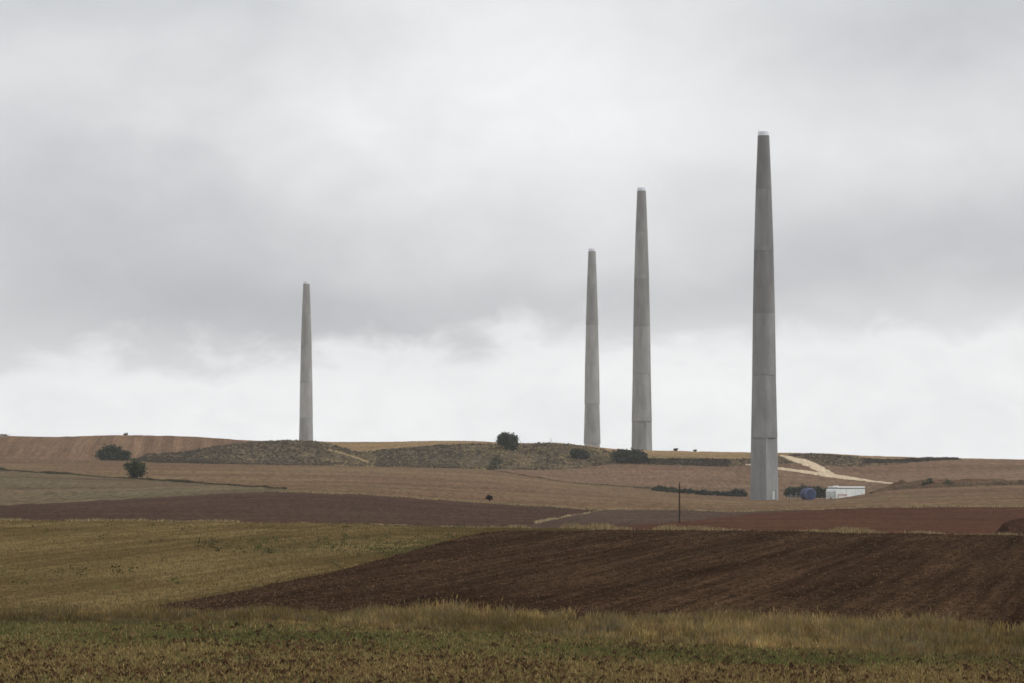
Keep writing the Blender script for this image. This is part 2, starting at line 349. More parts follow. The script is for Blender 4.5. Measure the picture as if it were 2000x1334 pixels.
def concrete():
    m, t, b = new_mat('cast_concrete', .88, .2)
    g = t.node('ShaderNodeTexCoord').outputs['Object']
    at = t.node('ShaderNodeAttribute'); at.attribute_type = 'OBJECT'; at.attribute_name = 'tone'
    big = t.noise(t.mapping(g, (.28, .28, .09)), 1, 4, .55)
    st = t.noise(t.mapping(g, (1.3, 1.3, .05)), 1, 4, .6)
    fi = t.noise(t.mapping(g, (2.2, 2.2, 1.6)), 1, 4, .65)
    c = t.mix(t.mapr(big, .3, .7, 0, 1), (.258, .262, .262, 1), (.352, .356, .354, 1))
    for n, a in ((st, .06), (fi, .07)):
        c = t.mix(1.0, c, t.mix(t.mapr(n, .28, .72, 0, 1), (1 - a,) * 3 + (1,), (1 + a,) * 3 + (1,)), 'MULTIPLY')
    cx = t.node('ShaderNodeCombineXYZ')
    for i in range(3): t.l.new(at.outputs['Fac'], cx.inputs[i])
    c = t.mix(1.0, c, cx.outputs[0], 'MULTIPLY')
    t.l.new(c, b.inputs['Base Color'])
    bp = t.node('ShaderNodeBump'); bp.inputs['Strength'].default_value = .15; bp.inputs['Distance'].default_value = .05
    t.l.new(fi, bp.inputs['Height']); t.l.new(bp.outputs[0], b.inputs['Normal'])
    return m
M['concrete'] = concrete()

# ------------------------------------------------------------------ fields
UALL = np.unique(np.concatenate([np.array([500., 1040, 1100, 1175]), np.arange(-2100, -39, 30.0), np.arange(-40, 2041, 5.0), np.arange(2040, 4101, 30.0)]))
def field(name, lo, hi, mat, nr, label, power=1.0, u0=-9e9, u1=9e9):
    UC = UALL[(UALL >= u0) & (UALL <= u1)]
    a = np.interp(UC, UT, lo) if isinstance(lo, np.ndarray) else lo + 0 * UC
    b = np.interp(UC, UT, hi) if isinstance(hi, np.ndarray) else hi + 0 * UC
    b = np.maximum(a, b); t = np.linspace(0, 1, nr) ** power
    d = a[:, None] + (b - a)[:, None] * t[None]; u = UC[:, None] + 0 * d
    z = ter(u, d); x = (u - 1000) / FPX * d
    V = np.stack([x, d, z], -1).reshape(-1, 3)
    n = len(UC); i, j = np.meshgrid(np.arange(n - 1), np.arange(nr - 1), indexing='ij')
    ok = ((b - a)[:-1] + (b - a)[1:] > .05)[:, None] & (j >= 0)
    i, j = i[ok], j[ok]
    F = np.stack([i * nr + j, (i + 1) * nr + j, (i + 1) * nr + j + 1, i * nr + j + 1], -1)
    used = np.unique(F); rm = np.full(len(V), -1); rm[used] = np.arange(len(used))
    o = np_mesh(name, V[used], rm[F], mat, smooth_sh=True)
    return tag(o, label, 'field', kind='structure')
field('foreground_field', 2.5, b_front, M['near'], 90, 'green and tan foreground field with crumbly soil', .7)
field('verge', b_front, b_back, M['verge'], 30, 'ground under the dry grass strip beside the foreground field')
field('ploughed_field', b_back, b_c3, M['brown'], 90, 'dark brown ploughed field behind the dry grass strip')
field('stubble_field', b_c3, b_crest, M['yellow'], 90, 'yellowish dry stubble field on the left')
b_path = np.clip(smooth(dsolve(curve([(1040, 1024), (1060, 1019), (1110, 1009), (1150, 1002), (1172, 996.5)], 2), 350, 800), 2), b_crest, b_C)
b_redc = np.maximum(b_crest, b_red)
field('tilled_field', b_crest, b_C, M['dark'], 60, 'dark purplish brown tilled field across the left middle distance', u1=1040)
field('tilled_field', b_path, b_C, M['dark'], 40, 'right tip of the dark tilled field above the pale grass balk', u0=1040, u1=1175)
field('tilled_field', b_crest, b_path, M['purple'], 40, 'near end of the dark tilled wedge below the grass balk', u0=1040, u1=1100)
field('tilled_field', b_redc, b_path, M['purple'], 40, 'dark tilled wedge between the grass balk and the red field', u0=1100, u1=1175)
field('tilled_field', b_redc, b_C, M['purple'], 40, 'dark tilled wedge behind the red field, around the utility pole', u0=1175)
field('red_field', b_crest, b_redc, M['red'], 50, 'dark red tilled field in the right middle distance', u0=1100)
field('fallow_field', b_C, b_H1, M['grey'], 40, 'grey green fallow wedge on the left slope')
field('stubble_field', b_H1, b_foot, M['mid'], 90, 'broad tan stubble field on the middle slope')
field('stubble_field', b_foot, b_F, M['upper'], 60, 'reddish brown stubble field above the hedge')
field('bank', b_F, b_top, M['bank'], 26, 'scrubby bank below the ridge')
SKY_ = 1560 * ONE
field('striped_field', b_top, SKY_, M['ridge'], 40, 'striped stubble field on the left ridge', u1=500)
field('stubble_field', b_top, SKY_, M['plateau'], 30, 'pale stubble field along the ridge top', u0=500)
field('plateau', SKY_, 2550, M['plateau'], 50, 'ground falling away behind the ridge', 2.0)
V = [(-2600, -2600, -16), (2600, -2600, -16), (2600, 2600, -16), (-2600, 2600, -16)]
tag(py_mesh('terrain', V, [(0, 1, 2, 3)], M['plateau']), 'wide ground under and around the fields', 'terrain', kind='structure')

# gravel road on the slope behind the first tower
def ribbon(name, path, mat, label, lift=.06):
    """path: (u, v, half width px in photo rows) projected on the slope"""
    us = np.arange(path[0][0], path[-1][0] + 1, 3.0) if path[-1][0] > path[0][0] else np.arange(path[0][0], path[-1][0] - 1, -3.0)
    pu, pt, pb = zip(*path)
    o_ = np.argsort(pu); vt = np.interp(us, np.array(pu)[o_], np.array(pt)[o_]); vb = np.interp(us, np.array(pu)[o_], np.array(pb)[o_])
    dt = np.array([dhit(u, v, 1262, 1550) for u, v in zip(us, vt)]); db = np.array([dhit(u, v, 1262, 1550) for u, v in zip(us, vb)])
    dt, db = smooth(dt, 2) + rng.normal(size=len(us)) * .8, smooth(db, 2) + rng.normal(size=len(us)) * .8; nr = 6; V = []
    for u, a, b in zip(us, db, dt):
        for k in range(nr):
            d = a + (b - a) * k / (nr - 1); x, y = xy(u, d); V.append((x, y, float(ter(u, d)) + lift + (.10 if 0 < k < nr - 1 else -.15)))
    F = [(i * nr + j, (i + 1) * nr + j, (i + 1) * nr + j + 1, i * nr + j + 1) for i in range(len(us) - 1) for j in range(nr - 1)]
    o = py_mesh(name, V, F, mat, smooth_sh=True); return tag(o, label, 'road', kind='structure')
ribbon('gravel_road', [(1455, 905, 908), (1520, 912, 917), (1580, 919.5, 926), (1620, 924, 933), (1660, 930, 937), (1700, 938, 941.5), (1748, 943.5, 946)], M['road'], 'pale gravel road crossing the slope behind the nearest tower')
ribbon('footpath', [(626, 875.5, 877.5), (650, 880, 882), (680, 887, 889.5), (710, 898, 901), (734, 908, 910)], M['path'], 'thin pale footpath running down between the two scrubby banks', .1)
ribbon('gravel_road', [(1523, 889.5, 890.5), (1545, 892, 901), (1570, 896.5, 909), (1590, 903.5, 917.5), (1610, 913, 925), (1630, 926, 931)], M['road'], 'pale gravel track climbing left up to the ridge', .14)

# ================================================================== SCATTER BUILDERS
def blades(name, x, y, z, h, wd, col, mat, lean=.25, bend=.2):
    n = len(x); yaw = rng.random(n) * math.pi * 2; la = rng.random(n) * math.pi * 2
    hx, hy = np.cos(yaw) * wd / 2, np.sin(yaw) * wd / 2
    lx, ly = np.cos(la) * h * lean * rng.random(n), np.sin(la) * h * lean * rng.random(n)
    V = np.zeros((n, 5, 3))
    V[:, 0] = np.stack([x - hx, y - hy, z - .02], -1); V[:, 1] = np.stack([x + hx, y + hy, z - .02], -1)
    mx, my = x + lx * .4, y + ly * .4
    V[:, 2] = np.stack([mx + hx * .8, my + hy * .8, z + h * .55], -1); V[:, 3] = np.stack([mx - hx * .8, my - hy * .8, z + h * .55], -1)
    V[:, 4] = np.stack([x + lx, y + ly, z + h], -1)
    b = np.arange(n)[:, None] * 5
    F = np.concatenate([b + [[0, 1, 2]], b + [[0, 2, 3]], b + [[3, 2, 4]]], 0)
    return np_mesh(name, V.reshape(-1, 3), F, mat, cols=np.repeat(col, 5, axis=0))
def stalks(name, x, y, z, h, wd, col, mat, lean=.3):
    n = len(x); yaw = rng.random(n) * math.pi * 2; la = rng.random(n) * math.pi * 2
    hx, hy = np.cos(yaw) * wd / 2, np.sin(yaw) * wd / 2; r = h * lean * rng.random(n)
    V = np.zeros((n, 3, 3))
    V[:, 0] = np.stack([x - hx, y - hy, z - .01], -1); V[:, 1] = np.stack([x + hx, y + hy, z - .01], -1)
    V[:, 2] = np.stack([x + np.cos(la) * r, y + np.sin(la) * r, z + h], -1)
    return np_mesh(name, V.reshape(-1, 3), np.arange(n * 3).reshape(-1, 3), mat, cols=np.repeat(col, 3, axis=0))
def leaf_cloud(name, Pn, size, col, mat, parent=None, flat=.0):
    """quads of random orientation"""
    n = len(Pn); a = rng.normal(size=(n, 3)); a /= np.linalg.norm(a, axis=1)[:, None]
    b = rng.normal(size=(n, 3)); b -= (b * a).sum(1)[:, None] * a; b /= np.linalg.norm(b, axis=1)[:, None]
    a = a * size[:, None] * .5; b = b * size[:, None] * (.28 + .2 * rng.random(n))[:, None]
    V = np.stack([Pn - a, Pn + b - a * .1, Pn + a, Pn - b + a * .1], 1).reshape(-1, 3)
    return np_mesh(name, V, np.arange(4 * n).reshape(-1, 4), mat, parent, cols=np.repeat(col, 4, axis=0))
OV = np.array([(1, 0, 0), (-1, 0, 0), (0, 1, 0), (0, -1, 0), (0, 0, 1), (0, 0, -.5)], float)
OF = np.array([(0, 2, 4), (2, 1, 4), (1, 3, 4), (3, 0, 4), (2, 0, 5), (1, 2, 5), (3, 1, 5), (0, 3, 5)])
def clods(name, x, y, z, s, col, mat):
    n = len(x); j = 1 + .45 * rng.normal(size=(n, 6, 3)) * .6
    V = OV[None] * j * s[:, None, None] * np.array([1, 1, .62])
    yaw = rng.random(n) * 6.28; c, sn = np.cos(yaw)[:, None], np.sin(yaw)[:, None]
    V = np.stack([V[..., 0] * c - V[..., 1] * sn, V[..., 0] * sn + V[..., 1] * c, V[..., 2]], -1) + np.stack([x, y, z], -1)[:, None]
    F = (np.arange(n)[:, None, None] * 6 + OF[None]).reshape(-1, 3)
    return np_mesh(name, V.reshape(-1, 3), F, mat, cols=np.repeat(col, 6, axis=0))
def pal(n, cols, jit=.15, wts=None, k=K, pick=None):
    C = np.array([rgb(*c)[:3] for c in cols]) * k
    i = rng.choice(len(cols), n, p=wts) if pick is None else pick
    return np.clip(C[i] * (1 + jit * rng.normal(size=(n, 1))) * (1 + .04 * rng.normal(size=(n, 3))), .004, 1)

# ================================================================== TOWERS
PROF = [(0.0, 4.56), (20.0, 4.24), (40.1, 3.84), (60.0, 3.56), (80.0, 3.16), (100.0, 2.54), (117.1, 1.86)]
def polar_fac(th, wgt):
    """radius factor of the faceted foot: broad flats with creases; wgt 0 = round"""
    ang = np.radians([-90, -57, 3, 63, 95, 150, 183, 243, 270]); rad = np.array([1.0, .985, 1.045, .985, 1.0, .98, 1.03, .985, 1.0])
    V = np.stack([np.sin(ang) * rad, np.cos(ang) * rad], -1); th = (np.asarray(th) + math.pi / 2) % (2 * math.pi) - math.pi / 2
    r = np.ones_like(th)
    for k in range(len(ang) - 1):
        a, b = V[k], V[k + 1]; m = (th >= ang[k] - 1e-9) & (th <= ang[k + 1] + 1e-9)
        dx, dy = np.sin(th[m]), np.cos(th[m]); e = b - a
        r[m] = (a[0] * e[1] - a[1] * e[0]) / (dx * e[1] - dy * e[0])
    return 1 + (r - 1) * wgt
def tower(u, dist, zbase, label, tones, door=False, yaw=0.0):
    x, y = xy(u, dist); T = empty('concrete_tower', (x, y, zbase))
    tag(T, label, 'tower', 'concrete wind turbine towers without rotors')
    npan = 3
    # panel joints: creases at 3 and 63 degrees are part of the foot; joints are staggered from ring to ring
    for s in range(6):
        z0, r0 = PROF[s]; z1, r1 = PROF[s + 1]
        off = math.radians([3, 33, 20, 48, 12, 40][s]) + yaw
        for p in range(npan):
            a0 = off + 2 * math.pi * p / npan; a1 = off + 2 * math.pi * (p + 1) / npan
            na, nz = (24, 2) if s == 0 else (20, 7)
            th = np.linspace(a0 + .0035, a1 - .0035, na + 1)
            if s == 0:   # put vertices exactly on the creases
                cr = np.radians([-90, -57, 3, 63, 95, 150, 183, 243]) + yaw; cr = np.concatenate([cr, cr + 2 * math.pi, cr + 4 * math.pi])
                cr = cr[(cr > a0 + .01) & (cr < a1 - .01)]; th = np.unique(np.concatenate([[a0 + .0035, a1 - .0035], cr])); na = len(th) - 1
            V, F = [], []
            for layer, inset in ((0, 0.0), (1, .28)):
                for k in range(nz + 1):
                    t = k / nz; zz = z0 + .035 + (z1 - z0 - .07) * t
                    if s == 0: wg = 1.0
                    elif s in (1, 3): wg = .32 * t
                    else: wg = 0.0
                    R = (r0 + (r1 - r0) * t) * polar_fac(th - yaw, wg) - inset
                    for a, rr in zip(th, R): V.append((math.sin(a) * rr, -math.cos(a) * rr, zz))
            w_ = na + 1; L = w_ * (nz + 1)
            for k in range(nz):
                for i in range(na):
                    a = k * w_ + i
                    F.append((a, a + 1, a + w_ + 1, a + w_)); F.append((L + a + 1, L + a, L + a + w_, L + a + w_ + 1))
            for i in range(na):
                F.append((i + 1, i, L + i, L + i + 1)); a = nz * w_ + i; F.append((a, a + 1, L + a + 1, L + a))
            for k in range(nz):
                a = k * w_; F.append((a, a + w_, L + a + w_, L + a)); a = k * w_ + na; F.append((a + w_, a, L + a, L + a + w_))
            o = py_mesh('concrete_panel', V, F, M['concrete'], T, smooth_sh=(s != 0))
            if s: # flat rims, smooth wall
                me = o.data
                for pl in me.polygons:
                    if abs(pl.normal.z) > .7: pl.use_smooth = False
                try: me.set_sharp_from_angle(angle=math.radians(35))
                except Exception: pass
            o['tone'] = tones[s] * (1 + .10 * math.sin(7.3 * p + 2.1 * s + u))  # panel scatter over ring tones that carry painted shade and haze
    # mortar core seen in the joints
    n = 72; V, F = [], []; lev = [(0.0, 4.56, 1.0), (19.99, 4.24, 1.0)] + [(zz, r, 0.0) for zz, r in PROF[1:]]
    tha = 2 * math.pi * np.arange(n) / n
    for zz, r, wg in lev:
        R = r * polar_fac(tha - yaw, wg) * (1 if wg else .955) - .12
        for a, rr in zip(tha, R): V.append((math.sin(a) * rr, -math.cos(a) * rr, zz))
    for k in range(len(lev) - 1):
        for i in range(n): F.append((k * n + i, k * n + (i + 1) % n, (k + 1) * n + (i + 1) % n, (k + 1) * n + i))
    F.append(tuple(range((len(lev) - 1) * n, len(lev) * n))); F.append(tuple(range(n - 1, -1, -1)))
    py_mesh('joint_core', V, F, M['joint'], T); n = 40
    # steel transition collar on top
    V, F = [], []; prof = [(1.84, 117.12), (1.80, 117.3), (1.66, 118.35), (1.60, 118.4), (1.3, 118.4), (1.3, 117.15)]
    for r, zz in prof:
        for i in range(n): a = 2 * math.pi * i / n; V.append((math.sin(a) * r, -math.cos(a) * r, zz))
    for k in range(len(prof) - 1):
        for i in range(n): F.append((k * n + i, k * n + (i + 1) % n, (k + 1) * n + (i + 1) % n, (k + 1) * n + i))
    py_mesh('top_collar', V, F, M['cap'], T)
    V, F = tube([(-1.55, -.3, 118.3), (-1.6, -.3, 118.9), (-1.72, -.3, 119.0)], [.09, .09, .11]); py_mesh('lifting_lug', V, F, M['cap'], T)
    if door:
        al = math.radians(45.0); R = PROF[0][1] * float(polar_fac(np.array([al]), 1.0)[0]) - .06
        cxx, cyy = math.sin(al) * R, -math.cos(al) * R; na_ = math.radians(33)
        tx, ty, nx, ny = math.cos(na_), math.sin(na_), math.sin(na_), -math.cos(na_)
        def arch(w2, h, rise, thick, z0):
            pts = [(-w2, z0), (w2, z0), (w2, h)] + [(w2 * math.cos(a), h + rise * math.sin(a)) for a in np.linspace(.3, math.pi - .3, 7)] + [(-w2, h)]
            V = [(cxx + tx * a + nx * q, cyy + ty * a + ny * q, b) for q in (0, thick) for a, b in pts]; m = len(pts)
            return V, [tuple(range(m - 1, -1, -1)), tuple(range(m, 2 * m))] + [(i, (i + 1) % m, m + (i + 1) % m, m + i) for i in range(m)]
        V, F = arch(.78, 2.75, .62, .12, .25); fr = py_mesh('door_frame', V, F, M['seam'], T)
        cxx -= tx * .16; cyy -= ty * .16
        V, F = arch(.56, 2.7, .48, .2, .3); dr = py_mesh('door', V, F, M['doorpaint'], T)
        V, F = boxvf((cxx + tx * .38 + nx * .24, cyy + ty * .38 + ny * .24, 1.45), (.06, .06, .28)); py_mesh('handle', V, F, M['seam'], dr)
    return T
def boxvf(c, s, rz=0):
    x, y, z = s[0] / 2, s[1] / 2, s[2] / 2; co, si = math.cos(rz), math.sin(rz); V = []
    for a, b, cc in ((-x, -y, -z), (x, -y, -z), (x, y, -z), (-x, y, -z), (-x, -y, z), (x, -y, z), (x, y, z), (-x, y, z)):
        V.append((c[0] + a * co - b * si, c[1] + a * si + b * co, c[2] + cc))
    return V, [(3, 2, 1, 0), (4, 5, 6, 7), (0, 1, 5, 4), (1, 2, 6, 5), (2, 3, 7, 6), (3, 0, 4, 7)]
def tube(pts, rad, n=8):
    V, F = [], []; pts = [Vector(p) for p in pts]
    for k, p in enumerate(pts):
        t = (pts[min(k + 1, len(pts) - 1)] - pts[max(k - 1, 0)]).normalized()
        up = Vector((0, 0, 1)) if abs(t.z) < .9 else Vector((1, 0, 0)); a = t.cross(up).normalized(); b = t.cross(a)
        for i in range(n): q = 2 * math.pi * i / n; V.append(tuple(p + (a * math.cos(q) + b * math.sin(q)) * rad[k]))
    for k in range(len(pts) - 1):
        for i in range(n): F.append((k * n + i, k * n + (i + 1) % n, (k + 1) * n + (i + 1) % n, (k + 1) * n + i))
    F.append(tuple(range(n - 1, -1, -1))); F.append(tuple(range((len(pts) - 1) * n, len(pts) * n)))
    return V, F
tower(1492.5, 1230, -6.15, 'tallest nearest grey concrete tower with arched door, beside blue and white turbine parts', [.90, .77, .80, .68, .74, .64], door=True)  # lower tones, darkest on top, put the backlit shade into the concrete
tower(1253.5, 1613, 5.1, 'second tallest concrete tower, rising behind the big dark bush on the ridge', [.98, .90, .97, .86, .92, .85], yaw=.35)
tower(1156.5, 1935, -1.1, 'slimmer concrete tower just left of the second tallest, foot behind the ridge', [1.14, 1.02, 1.08, .97, 1.0, .97], yaw=.8)  # raised tones put the paleness of distant haze into the concrete
tower(598, 2206, -3.6, 'smallest concrete tower standing alone on the left half of the ridge', [1.22, .95, 1.15, .98, 1.0, .96], yaw=-.25)  # tones raised likewise, haze painted into the panel colour

# ================================================================== NACELLE HOUSING AND HUB
def prism(poly, z0, z1):
    m = len(poly); V = [(a, b, z0) for a, b in poly] + [(a, b, z1) for a, b in poly]
    return V, [tuple(range(m - 1, -1, -1)), tuple(range(m, 2 * m))] + [(i, (i + 1) % m, m + (i + 1) % m, m + i) for i in range(m)]
def bevel(o, w_=.1, seg=2):
    md = o.modifiers.new('bevel', 'BEVEL'); md.width = w_; md.segments = seg; md.limit_method = 'ANGLE'; md.angle_limit = math.radians(30)
    return o
def nacelle():
    u, d = 1632.5, 1254.0; x, y = xy(u, d); z = -6.2
    A = math.radians(43)                     # long axis turned away to the right
    N = empty('nacelle_housing', (x, y, z), A)
    tag(N, 'long white turbine nacelle housing lying on the ground right of the tower', 'nacelle')
    Wd, L, H = 4.55, 14.2, 4.45               # local: origin at the near corner; +x along the housing, +y to its far side
    # side profile (x along, z) : sloped nose, extruded over the width
    prof = [(.0, .1), (L, .25), (L, H - .75), (L - .15, H - .55), (.9, H - .55), (.25, H - .95), (0, H - 1.6)]
    V = [(a, b, c_) for b in (0, Wd) for a, c_ in prof]; m = len(prof)
    F = [tuple(range(m)), tuple(range(2 * m - 1, m - 1, -1))] + [(i, m + i, m + (i + 1) % m, (i + 1) % m) for i in range(m)]
    bevel(py_mesh('housing_body', V, F, M['white'], N), .18, 3)
    V, F = boxvf((L / 2 + .45, Wd / 2, H - .22), (L - .75, Wd - .12, .5)); bevel(py_mesh('roof', V, F, M['whiter'], N), .16, 3)
    V, F = boxvf((L / 2 + .3, Wd / 2, H - .60), (L - .7, Wd + .10, .2)); py_mesh('roof_seam', V, F, M['seam'], N)
    V, F = boxvf((1.9, 1.9, H + .12), (1.0, 1.6, .32)); bevel(py_mesh('roof_hatch', V, F, M['whiter'], N), .08)
    # nose panels on the face x = 0
    for yc, wy in ((1.25, 1.75), (3.35, 1.55)):
        V, F = boxvf((-.02, yc, 2.0), (.12, wy, 1.55)); p = bevel(py_mesh('nose_panel', V, F, M['panel_grey'], N), .05)
        V, F = boxvf((-.06, yc + .1, 1.95), (.12, wy - .45, 1.15)); bevel(py_mesh('panel_cover', V, F, M['white'], p), .05)
    V, F = tube([(-.08, 2.35, .62), (.3, 2.35, .62)], [.36, .36], 16); py_mesh('painted_shaft_opening', V, F, M['black'], N)  # closed plug, the dark of an open hole put into its colour
    # skirt under the nose corner and side trim
    V = [(1.9, -.05, .15), (3.0, -.05, .15), (.65, -.05, 1.5), (.1, -.05, 1.5), (1.9, .05, .15), (3.0, .05, .15), (.65, .05, 1.5), (.1, .05, 1.5)]
    py_mesh('side_gusset', V, [(0, 1, 2, 3), (7, 6, 5, 4), (0, 4, 5, 1), (1, 5, 6, 2), (2, 6, 7, 3), (3, 7, 4, 0)], M['panel_grey'], N)
    for xs in (4.9, 9.2, 12.6):
        V, F = boxvf((xs, -.03, 2.0), (.06, .06, 3.1)); py_mesh('panel_joint', V, F, M['panel_grey'], N)
    for xs in (2.5, 11.0):
        V, F = boxvf((xs, Wd / 2, .0), (.5, Wd - .4, .5)); py_mesh('transport_cradle', V, F, M['seam'], N)
    # lettering on the flank
    def text(s, xs, zs, size, mat):
        cu = bpy.data.curves.new('lettering', 'FONT'); cu.body = s; cu.size = size; cu.extrude = .01
        to = bpy.data.objects.new('lettering_source', cu); COL.objects.link(to)
        me = bpy.data.meshes.new_from_object(to.evaluated_get(bpy.context.evaluated_depsgraph_get()))
        COL.objects.unlink(to); bpy.data.objects.remove(to); me.materials.clear(); me.materials.append(mat)
        o = bpy.data.objects.new('lettering', me); COL.objects.link(o); o.parent = N
        o.location = (xs, -.06, zs); o.rotation_euler = (math.radians(90), 0, 0)
    text('acciona', .75, 1.35, 1.5, M['redink'])
nacelle()
def hub():
    u, d = 1578.0, 1252.0; x, y = xy(u, d); z = -6.25
    Hb = empty('turbine_hub', (x, y, z), math.radians(28))
    tag(Hb, 'round dark blue covered turbine hub on the ground between tower and white housing', 'turbine hub')
    n = 28
    def ring(prof, name, mat, parent=None, zc=2.02, closed=True):
        V, F = [], []
        for yy, r in prof:
            for i in range(n):
                a = 2 * math.pi * i / n; zz = math.cos(a) * r; zz = max(zz, -1.85)
                V.append((math.sin(a) * r * 1.06, yy, zc + zz))
        for k in range(len(prof) - 1):
            for i in range(n): F.append((k * n + i, k * n + (i + 1) % n, (k + 1) * n + (i + 1) % n, (k + 1) * n + i))
        if closed: F.append(tuple(range(n - 1, -1, -1))); F.append(tuple(range((len(prof) - 1) * n, len(prof) * n)))
        return py_mesh(name, V, F, mat, parent or Hb)
    ring([(-1.55, 1.62), (-1.5, 1.85), (-1.1, 2.02), (1.1, 2.08), (1.9, 1.9), (2.4, 1.5)], 'cover', M['blue'])
    ring([(-1.62, 1.60), (-1.66, 1.72), (-1.5, 2.02), (-1.28, 2.06), (-1.2, 2.0), (-1.45, 1.7)], 'rim', M['bluepale'], closed=False)
    ring([(-1.52, 1.6), (-1.6, 1.55), (-1.66, .6), (-1.66, .1)], 'front_sheet', M['blue'])
    V, F = boxvf((.15, -1.72, 1.35), (1.9, .14, .2)); bevel(py_mesh('bracket', V, F, M['bluepale'], Hb), .03)
    for a in (-.55, -.1):
        V, F = boxvf((a - .3, -.4, 4.05), (.3, .8, .35)); bevel(py_mesh('lifting_lug', V, F, M['bluepale'], Hb), .05)
    for xs in (-1.1, 1.1):
        V, F = boxvf((xs, .3, .12), (.4, 3.2, .3)); py_mesh('skid', V, F, M['seam'], Hb)
hub()
# small fence behind the hub
fx, fy = xy(1543, 1256.0); FE = empty('fence', (fx, fy, -6.2)); tag(FE, 'low pale wire fence with thin posts left of the blue hub', 'fence')
for k, (dx, hgt) in enumerate(((-.9, 1.5), (.2, 2.0), (1.95, 2.5), (3.2, 1.7))):
    V, F = tube([(dx, 0, -.3), (dx, 0, hgt)], [.1, .09], 6); py_mesh('post', V, F, M['fence'], FE)
for zz in (1.25, 1.5):
    V, F = boxvf((1.15, .02, zz), (4.3, .05, .07)); py_mesh('rail', V, F, M['fence'], FE)

# wooden pole in the middle distance
pd = dhit(1327, 1022, 400, 640); g = ground(1327, pd); PO = empty('utility_pole', tuple(g)); tag(PO, 'thin dark wooden utility pole left of the nearest tower', 'pole')
Hp = 84 / FPX * pd
V, F = tube([(0, 0, -.6), (-.01, 0, Hp * .5), (0, 0, Hp * .93)], [.115, .10, .075], 10); py_mesh('shaft', V, F, M['wood'], PO)
V, F = tube([(0, 0, Hp * .92), (.01, 0, Hp)], [.03, .025], 6); py_mesh('insulator_pin', V, F, M['wood'], PO)
V, F = tube([(.01, 0, Hp * .985), (.01, 0, Hp * 1.012)], [.06, .045], 8); py_mesh('insulator', V, F, M['fence'], PO)
g = ground(1076, 1478); V, F = tube([(0, 0, -.2), (0, 0, 2.0)], [.11, .07], 6)
MP = py_mesh('marker_post', V, F, M['wood']); MP.location = tuple(g); tag(MP, 'tiny marker post on the scrubby ridge left of the slim tower', 'post')

# ================================================================== TREES AND BUSHES
GREEN = [(52, 62, 48), (46, 56, 46), (62, 68, 50), (42, 50, 44)]
OLIVE = [(64, 70, 48), (54, 62, 44), (74, 78, 54), (46, 54, 40)]
def bush(name, label, cat, u, vb, d, wpx, hpx, lobes, colors=GREEN, nleaf=2600, trunk=0.0, leaf=.55, group=None, lean=0.0):
    """lobes: (x, z, rx, rz) in fractions of width and height, (0,0) at the foot"""
    x, y = xy(u, d); z = float(ter(u, d)); wm, hm = wpx / FPX * d, hpx / FPX * d
    B = empty(name, (x, y, z)); tag(B, label, cat, group)
    tv, tf = [], []
    def add(p, r, n=7):
        V, F = tube(p, r, n); k = len(tv); tv.extend(V); tf.extend([tuple(i + k for i in f) for f in F])
    r0 = max(.1, wm * .035); th = max(hm * trunk, hm * .12)
    add([(0, 0, -.3), (.03 * wm, 0, th * .6), (.0, 0, th), (lean * wm * .3, 0, hm * .6)], [r0 * 1.3, r0, r0 * .9, r0 * .4])
    Ps, Sz, Cs = [], [], []; area = [l[2] * l[3] for l in lobes]; tot = sum(area)
    for (lx, lz, rx, rz), a in zip(lobes, area):
        c0 = np.array([lx * wm, rng.uniform(-.12, .12) * wm, lz * hm])
        add([(0, 0, th * .8), (c0[0] * .5, c0[1] * .5, th * .5 + c0[2] * .45), tuple(c0)], [r0 * .6, r0 * .4, r0 * .15], 5)
        n = int(nleaf * a / tot); ncl = max(8, n // 22)
        dr = rng.normal(size=(ncl, 3)); dr /= np.linalg.norm(dr, axis=1)[:, None]
        cc = c0 + dr * np.array([rx * wm, rx * wm * .95, rz * hm]) * (rng.random((ncl, 1)) ** .3) * rng.uniform(.82, 1.08, (ncl, 1))
        ct = pal(ncl, colors, .22)
        k = rng.integers(0, ncl, n); sp = .11 * min(wm, hm * 1.3)
        Ps.append(cc[k] + rng.normal(size=(n, 3)) * sp * np.array([.8, .8, .6])); Cs.append(ct[k] * rng.uniform(.75, 1.3, (n, 1))); Sz.append(rng.uniform(.6, 1.3, n) * leaf)
    Pn = np.concatenate(Ps); Pn[:, 2] = np.maximum(Pn[:, 2], .02 * hm + .05)
    py_mesh('trunk' if trunk else 'stems', tv, tf, M['bark'], B)
    leaf_cloud('crown' if trunk else 'foliage', Pn, np.concatenate(Sz), np.concatenate(Cs), M['leaf'], B)
    return B
DOME = [(0, .5, .36, .42), (-.22, .42, .26, .34), (.22, .45, .26, .36), (0, .25, .42, .22)]
LONG = [(-.33, .40, .17, .34), (-.15, .52, .2, .40), (.05, .5, .2, .40), (.24, .45, .2, .38), (.38, .33, .12, .28), (0, .25, .42, .2)]
bush('wide_bush', 'wide dark green bush at left end of the scrubby bank', 'bush', 222, 898, dhit(222, 899, 1250, 1470), 66, 31, [(-.28, .35, .22, .30), (-.12, .62, .2, .36), (.04, .55, .2, .34), (.22, .42, .2, .3), (.36, .25, .14, .22), (0, .25, .42, .22)], GREEN, 3600, leaf=.75)
bush('field_tree', 'small round tree with short trunk on the field edge, below the wide bush', 'tree', 263, 934, dhit(263, 935, 900, 1180), 39, 38, [(.05, .66, .34, .3), (-.22, .58, .22, .24), (.28, .5, .22, .34), (.05, .4, .3, .24), (.2, .28, .24, .18), (-.05, .25, .2, .14)], OLIVE, 3400, trunk=.2, leaf=.5)
